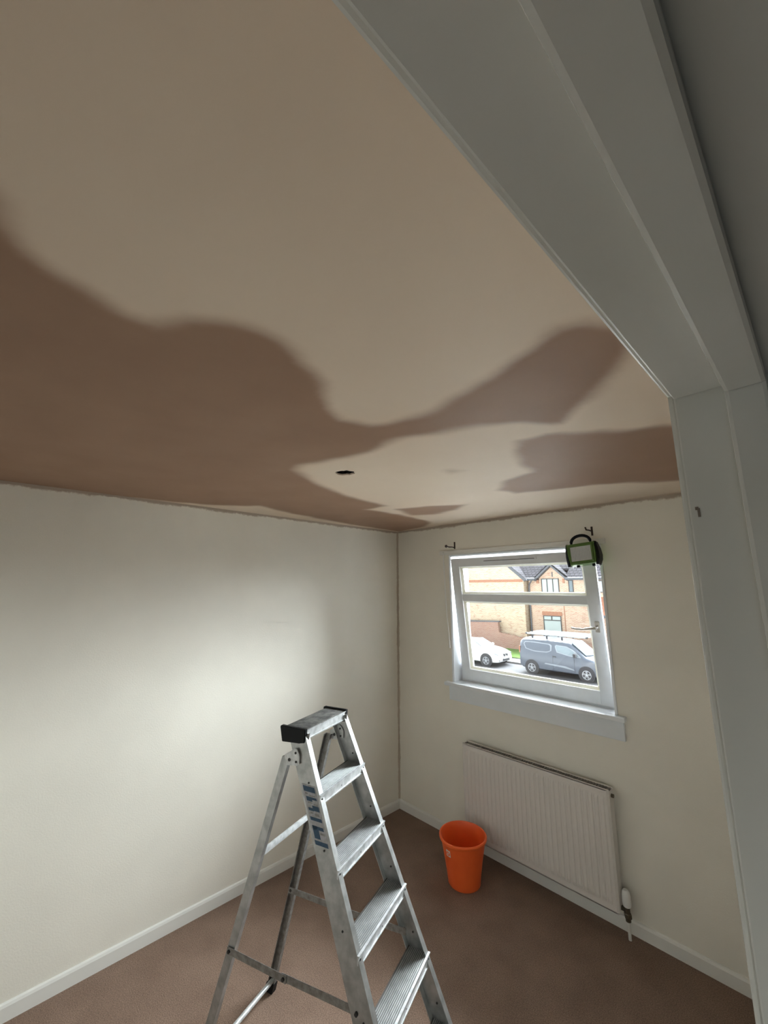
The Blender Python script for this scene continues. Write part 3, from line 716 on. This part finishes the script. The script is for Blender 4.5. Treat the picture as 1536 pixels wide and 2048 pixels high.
def win(parent, x0, x1, z0, z1, y, mull, pane, tr=None, name='window'):
    f = MB(); t = .055
    f.box((x0, y-.06, z0), (x0+t, y+.02, z1)); f.box((x1-t, y-.06, z0), (x1, y+.02, z1)); f.box((x0+t, y-.06, z0), (x1-t, y+.02, z0+t)); f.box((x0+t, y-.06, z1-t), (x1-t, y+.02, z1))
    for m in mull: f.box((m-.03, y-.06, z0+t), (m+.03, y+.02, z1-t))
    if tr: f.box((x0+t, y-.06, tr-.03), (x1-t, y+.02, tr+.03))
    w = f.build(name, M['frame_d'], parent)
    MB().box((x0+t, y-.03, z0+t), (x1-t, y, z1-t)).build('pane', pane, w)
    return w
def house_right():
    Y = 26.0; r = empty('house', (0, 0, 0)); tag(r, 'brick house across the street with grey tiled roof, blank side gable and pale front door', 'house')
    b = MB(); b.box((-11.8, Y, GZ), (4, Y+7, 2.62)); b.build('brick_wall', M['brick_pink'], r)
    # gablet
    b = MB(); b.prism([(-10.95, Y-.02, 2.45), (-9.1, Y-.02, 2.45), (-9.98, Y-.02, 3.28)], (0, 2.2, 0)); b.build('gablet', M['brick_pink'], r)
    # roof: slopes up and back
    b = MB()
    sl = 3.18/3.85
    for x0, x1, o in ((-13.5, -11.0, 0), (-11.0, -8.95, .8), (-8.95, 4.5, 0)):
        b.prism([(x0, Y-.35+o, 2.42+o*sl), (x0, Y+3.5, 5.6), (x0, Y+7.4, 2.42), (x0, Y+7.4, 2.3), (x0, Y-.35+o, 2.3+o*sl)], (x1-x0, 0, 0))
    b.build('roof', M['tiles'], r)
    g = MB()
    for a, c in (((-11.2, 2.38), (-9.98, 3.42)), ((-8.85, 2.38), (-9.98, 3.42))):
        g.prism([(a[0], Y-.38, a[1]), (c[0], Y-.38, c[1]), (c[0], Y-.38, c[1]-.16), (a[0], Y-.38, a[1]-.16)], (0, .5, 0))
    g.build('barge_board', M['fascia'], r)
    g = MB()
    for s_ in (-1, 1):
        g.prism([(-9.98, Y-.36, 3.46), (-9.98+s_*1.25, Y-.36, 2.40), (-9.98+s_*1.25, Y+2.6, 2.40), (-9.98, Y+2.6, 3.46)], (0, 0, .06))
    g.build('gablet_roof', M['tiles'], r)
    g = MB(); g.tube([(-11.75, Y-.40, 2.36), (-11.1, Y-.40, 2.36)], .08, 8); g.tube([(-8.95, Y-.42, 2.36), (4, Y-.42, 2.36)], .08, 8); g.box((-8.95, Y-.35, 2.25), (4, Y-.3, 2.43)); g.box((-11.75, Y-.35, 2.25), (-11.1, Y-.3, 2.43)); g.build('gutter', M['fascia'], r)
    g = MB(); g.tube([(-11.35, Y-.36, 2.34), (-11.5, Y-.30, 2.15), (-11.72, Y-.1, 1.98), (-11.75, Y-.08, 1.7), (-11.75, Y-.08, GZ+.1)], .05, 8); g.build('downpipe', M['fascia'], r)
    win(r, -10.82, -9.55, 1.31, 2.39, Y, (-10.40, -9.98), M['blind'])
    win(r, -8.90, -8.58, 1.43, 2.28, Y, (), M['darkglass'])
    win(r, -7.12, -6.2, 1.43, 2.22, Y, (-6.66,), M['blind'])
    g = MB(); g.box((-9.98-.03, Y-.07, 2.5), (-9.98+.03, Y, 2.85)); g.build('gablet_pipe', M['fascia'], r)
    for a_ in ((-11.2, -11.0), (-9.3, -9.15)):
        g = MB(); g.box((a_[0], Y-.04, 2.05), (a_[1], Y, 2.38)); g.build('brick_corbel', M['redband'], r)
    d = win(r, -10.85, -9.58, -2.35, -.19, Y, (), M['blind'], -.50, 'front_door')
    MB().box((-10.28, Y-.06, -.47), (-10.20, Y+.02, -.22)).build('fanlight_bar', M['frame_d'], d)
    g = MB(); g.box((-10.92, Y-.03, -.19), (-9.5, Y, .08)); g.build('door_lintel', M['redband'], r)
    g = MB(); g.box((-9.36, Y-.012, -2.4), (-9.30, Y, .5)); g.build('brick_joint', M['redband'], r)
    g = MB(); g.prism([(-7.25, Y-1.3, .05), (-7.25, Y, 1.15), (-7.25, Y, .05)], (3.4, 0, 0)); g.build('porch_roof', M['redband'], r)
    g = MB(); g.box((-7.25, Y-1.35, -.1), (-3.9, Y-1.25, .07)); g.build('porch_fascia', M['fascia'], r)
    return r
HOUSE = house_right()
def house_left():
    Y = 25.5; r = HOUSE
    b = MB(); P = [(-24, Y, GZ), (-11.95, Y, GZ), (-11.95, Y, 2.35), (-17.9, Y, 7.3), (-24, Y, 2.3)]
    b.prism(P, (0, 8, 0)); b.build('gable_wall', M['brick_buff'], r)
    b = MB(); b.box((-24, Y-.025, 2.16), (-12.0, Y, 2.36)); b.build('brick_band', M['redband'], r)
    b = MB(); b.prism([(-11.62, Y-.12, 2.28), (-17.9, Y-.12, 7.5), (-17.9, Y-.12, 7.3), (-11.85, Y-.12, 2.22)], (0, .14, 0)); b.build('barge_board', M['fascia'], r)
    b = MB(); b.prism([(-11.7, Y-.1, 2.38), (-17.9, Y-.1, 7.55), (-17.9, Y-.1, 7.45), (-11.7, Y-.1, 2.28)], (0, 8.2, 0)); b.build('roof', M['tiles'], r)
house_left()
w = MB(); w.prism([(-22, 25, GZ), (-13.9, 25, GZ), (-13.9, 25, -1.50), (-13.95, 25, -.78), (-22, 25, -1.1)], (0, .22, 0)); 
wo = w.build('garden_wall', M['brick_red']); tag(wo, 'tall red brick garden wall in front of the blank gable', 'wall')
w = MB(); w.prism([(-22, 24.96, -1.1), (-13.8, 24.96, -.78), (-13.8, 24.96, -.70), (-22, 24.96, -1.02)], (0, .3, 0)); w.build('wall_coping', M['fascia'], wo)
w = MB(); w.prism([(-13.9, 25.0, GZ), (-3, 25.0, GZ), (-3, 25.0, -1.75), (-11.88, 25.0, -1.78), (-13.9, 25.0, -1.52)], (0, .22, 0)); tag(w.build('garden_wall', M['brick_red']), 'low sloping red brick garden wall behind the grass and the grey van', 'wall')

# vehicles -----------------------------------------------------------------
def vehicle(name, label, x_rear, y_near, width, stations, paint, hubs, wr, cat):
    """stations: (x, z_bottom, z_belt, z_top, half width at belt, half width at top), nose towards +x"""
    yc = y_near+width/2; r = empty(name, (x_rear, yc, GZ)); tag(r, label, cat, 'vehicles parked across the street')
    b = MB(); rings = []
    for x, z0, zb, zt, wb, wt in stations:
        h = zt-zb; half = [(wb*.90, z0), (wb*.985, z0+.06), (wb, z0+(zb-z0)*.5), (wb*.99, zb), (wt+(wb-wt)*.45, zb+h*.5), (wt, zt-min(.10, h*.3)), (wt*.86, zt-min(.03, h*.1)), (wt*.5, zt)]
        rings.append([(x, -a, c) for a, c in half]+[(x, a, c) for a, c in half[::-1]])
    b.loft(rings); b.build('body', paint, r, True)
    def side(x, z):
        for s0, s1 in zip(stations, stations[1:]):
            if s0[0] <= x <= s1[0]:
                t = (x-s0[0])/(s1[0]-s0[0]); _, z0, zb, zt, wb, wt = [a+(c-a)*t for a, c in zip(s0, s1)]; break
        h = zt-zb; pr = [(wb*.90, z0), (wb*.985, z0+.06), (wb, z0+(zb-z0)*.5), (wb*.99, zb), (wt+(wb-wt)*.45, zb+h*.5), (wt, zt-min(.10, h*.3)), (wt*.86, zt-min(.03, h*.1))]
        for (a, c), (a2, c2) in zip(pr, pr[1:]):
            if c <= z <= c2: return a+(a2-a)*(z-c)/max(1e-6, c2-c)
        return pr[-1][0]
    def patch(nm, pts, m, off=.012, both=True, parent=None, t=.01):
        for s in ((-1, 1) if both else (-1,)):
            b = MB(); P = [(x, s*(side(x, z)+off), z) for x, z in pts]; cx = sum(p[0] for p in P)/len(P); cz = sum(p[2] for p in P)/len(P); cy = s*(side(cx, cz)+off)
            Q = [(p[0], p[1]-s*(off+t), p[2]) for p in P]; n = len(P)
            bv = b.bm; V = [bv.verts.new(p) for p in P]; U = [bv.verts.new(p) for p in Q]; c = bv.verts.new((cx, cy, cz))
            for i in range(n):
                j = (i+1) % n; bv.faces.new((V[i], V[j], c)); bv.faces.new((V[i], U[i], U[j], V[j]))
            b.build(nm, m, parent or r)
    for hx in hubs:
        hz = wr
        for s in (-1, 1):
            y = s*(side(hx, .75)+.0)
            b = MB(); b.lathe([(.01, -.02), (wr+.07, -.02), (wr+.075, .016), (.01, .016)], 28, (hx, y, hz+.02), 'y') if s > 0 else b.lathe([(.01, .02), (wr+.07, .02), (wr+.075, -.016), (.01, -.016)], 28, (hx, y, hz+.02), 'y')
            b.build('wheel_arch', M['tyre'], r, True)
            w = MB(); o = s
            w.lathe([(.02, -o*.16), (wr-.03, -o*.17), (wr, -o*.15), (wr, o*.015), (wr-.02, o*.035), (wr*.68, o*.03), (wr*.66, o*.02), (.02, o*.02)], 32, (hx, y, hz), 'y'); wh = w.build('wheel', M['tyre'], r, True)
            w = MB(); w.lathe([(wr*.69, o*.022), (wr*.67, o*.036), (wr*.61, o*.036), (wr*.60, o*.022)], 32, (hx, y, hz), 'y'); w.lathe([(.001, o*.04), (.05, o*.038), (.055, o*.02)], 16, (hx, y, hz), 'y')
            for k in range(5):
                a = 2*math.pi*k/5+.3; ca, sa = math.cos(a), math.sin(a); R = wr*.63
                for dd in (-.028, .012):
                    pts = [(hx+.03*ca-(dd)*sa, y+o*.024, hz+.03*sa+(dd)*ca), (hx+R*ca-(dd)*sa*1.5, y+o*.024, hz+R*sa+dd*ca*1.5), (hx+R*ca-(dd+.018)*sa*1.5, y+o*.024, hz+R*sa+(dd+.018)*ca*1.5), (hx+.03*ca-(dd+.016)*sa, y+o*.024, hz+.03*sa+(dd+.016)*ca)]
                    w.prism(pts, (0, o*.012, 0))
            w.build('rim', M['rim'], wh)
    return r, patch, side
def van():
    X = -8.98
    st = [(0, .45, .92, 1.0, .70, .62), (.05, .36, 1.0, 1.66, .84, .70), (.2, .28, 1.02, 1.78, .90, .74), (.6, .25, 1.04, 1.82, .92, .76), (1.5, .25, 1.05, 1.84, .925, .77), (2.3, .25, 1.05, 1.82, .925, .76), (2.75, .25, 1.05, 1.76, .92, .74),
          (3.05, .25, 1.05, 1.56, .92, .74), (3.35, .25, 1.03, 1.30, .92, .76), (3.55, .25, .98, 1.14, .91, .76), (3.95, .25, .90, 1.05, .89, .72), (4.25, .28, .78, .95, .82, .64), (4.38, .34, .62, .80, .70, .55), (4.42, .40, .55, .66, .6, .5)]
    r, patch, side = vehicle('van', 'grey blue small panel van with a pale ladder rack on its roof', X, 18.66, 1.85, st, M['vanp'], (.75, 3.535), .315, 'van')
    pl = mat('van_line_light', (.2, .225, .26), .3)
    patch('side_moulding', [(1.45, .58), (1.50, .64), (2.5, .60), (2.92, .50), (2.97, .44), (2.4, .52)], pl, .014)
    patch('panel_window', [(.28, 1.50), (.36, 1.62), (.9, 1.64), (1.75, 1.60), (1.86, 1.52), (1.84, 1.26), (1.6, 1.16), (.9, 1.15), (.42, 1.25)], pl, .010)
    patch('panel_window', [(.33, 1.50), (.40, 1.58), (.9, 1.60), (1.70, 1.56), (1.78, 1.50), (1.78, 1.27), (1.58, 1.20), (.9, 1.19), (.46, 1.28)], M['vanp'], .016)
    patch('cab_window', [(2.02, 1.50), (2.08, 1.58), (2.62, 1.55), (2.95, 1.40), (3.28, 1.13), (3.30, 1.08), (2.75, 1.10), (2.12, 1.22)], pl, .010)
    patch('cab_window', [(2.07, 1.49), (2.12, 1.54), (2.60, 1.51), (2.92, 1.36), (3.22, 1.12), (2.75, 1.14), (2.16, 1.26)], M['darkglass'], .016)
    patch('door_handle', [(1.93, .98), (2.08, .98), (2.08, 1.02), (1.93, 1.02)], M['tyre'], .03)
    for xx in (1.90, 2.98): patch('door_gap', [(xx, .35), (xx+.015, .35), (xx+.015, 1.05), (xx, 1.05)], M['tyre'], .006)
    b = MB(); b.prism([(2.83, -.66, 1.742), (3.5, -.70, 1.19), (3.56, -.35, 1.165), (3.58, 0, 1.16), (3.56, .35, 1.165), (3.5, .70, 1.19), (2.83, .66, 1.742), (2.80, 0, 1.77)], (.02, 0, .015)); b.build('windscreen', M['darkglass'], r)
    for sgn in (-1, 1):
        b = MB(); b.box((3.0, sgn*.93, 1.08), (3.14, sgn*1.10, 1.27), .03); b.build('wing_mirror', M['tyre'], r)
    for sgn in (-1, 1):
        b = MB(); b.box((4.20, sgn*.50, .72), (4.40, sgn*.78, .88), .03); b.build('headlight', M['lampw'], r)
        b = MB(); b.box((.0, sgn*.70, 1.0), (.07, sgn*.84, 1.35), .02); b.build('tail_light', M['redband'], r)
    # roof bars and ladders
    rk = MB()
    for x in (.75, 1.55, 2.35):
        rk.box((x, -.74, 1.96), (x+.05, .74, 1.99), .005)
        for y in (-.72, .70): rk.box((x-.02, y, 1.80), (x+.07, y+.04, 1.97), .01)
    rko = rk.build('roof_rack', M['tyre'], r)
    for y0 in (-.66, .05):
        g = MB()
        for y in (y0, y0+.40): g.box((.55, y, 2.0), (3.62, y+.035, 2.065), .008); g.box((.62, y, 2.085), (3.5, y+.03, 2.14), .008)
        for k in range(11): g.tube([(.70+k*.27, y0, 2.03), (.70+k*.27, y0+.42, 2.03)], .015, 6)
        g.build('rack_ladder', M['rail'], rko)
    g = MB(); g.tube([(.45, -.74, 2.05), (3.66, -.74, 2.05)], .045, 10); g.build('rack_tube', M['rail'], rko)
    for x in (.45, 3.60):
        g = MB(); g.tube([(x-.03, -.74, 2.05), (x+.06, -.74, 2.05)], .05, 10); g.build('tube_end_cap', M['tyre'], rko)
van()
def car():
    X = -14.75
    st = [(0, .45, .72, .90, .70, .60), (.06, .32, .82, .98, .82, .66), (.3, .25, .86, 1.03, .87, .68), (.95, .22, .90, 1.08, .895, .62), (1.35, .22, .91, 1.26, .90, .60), (1.8, .22, .92, 1.39, .90, .60), (2.4, .22, .92, 1.41, .90, .61), (2.75, .22, .92, 1.34, .90, .62),
          (3.05, .22, .92, 1.17, .90, .66), (3.30, .22, .90, 1.02, .90, .72), (3.8, .22, .86, .95, .89, .72), (4.2, .24, .74, .86, .85, .66), (4.42, .26, .60, .72, .76, .58), (4.50, .32, .50, .60, .66, .5)]
    r, patch, side = vehicle('car', 'white saloon car parked behind the van, front half seen', X, 18.62, 1.80, st, M['carw'], (.95, 3.72), .32, 'car')
    patch('side_window', [(1.25, .99), (1.55, 1.26), (2.0, 1.33), (2.5, 1.31), (2.95, 1.06), (3.0, .99)], M['darkglass'], .012)
    b = MB(); b.prism([(2.62, -.55, 1.40), (3.24, -.66, 1.07), (3.30, 0, 1.045), (3.24, .66, 1.07), (2.62, .55, 1.40), (2.58, 0, 1.42)], (.02, 0, .015)); b.build('windscreen', M['darkglass'], r)
    for s in (-1, 1):
        b = MB(); b.prism([(4.10, s*.86, .70), (4.42, s*.70, .64), (4.40, s*.70, .73), (4.12, s*.80, .79)], (.04, s*.015, 0)); b.build('headlight', M['darkglass'], r)
        b = MB(); b.box((4.40, s*.04, .56), (4.515, s*.24, .70), .02); b.build('kidney_grille', M['tyre'], r)
        b = MB(); b.box((4.40, s*.52, .34), (4.49, s*.70, .42), .01); b.build('fog_lamp', M['tyre'], r)
        b = MB(); b.box((2.98, s*.92, .98), (3.12, s*1.06, 1.09), .02); b.build('wing_mirror', M['carw'], r)
    b = MB(); b.box((4.44, -.36, .32), (4.53, .36, .45), .01); b.build('lower_grille', M['tyre'], r)
    b = MB(); b.box((4.50, -.26, .44), (4.54, .26, .54)); b.build('number_plate', M['lampw'], r)
car()
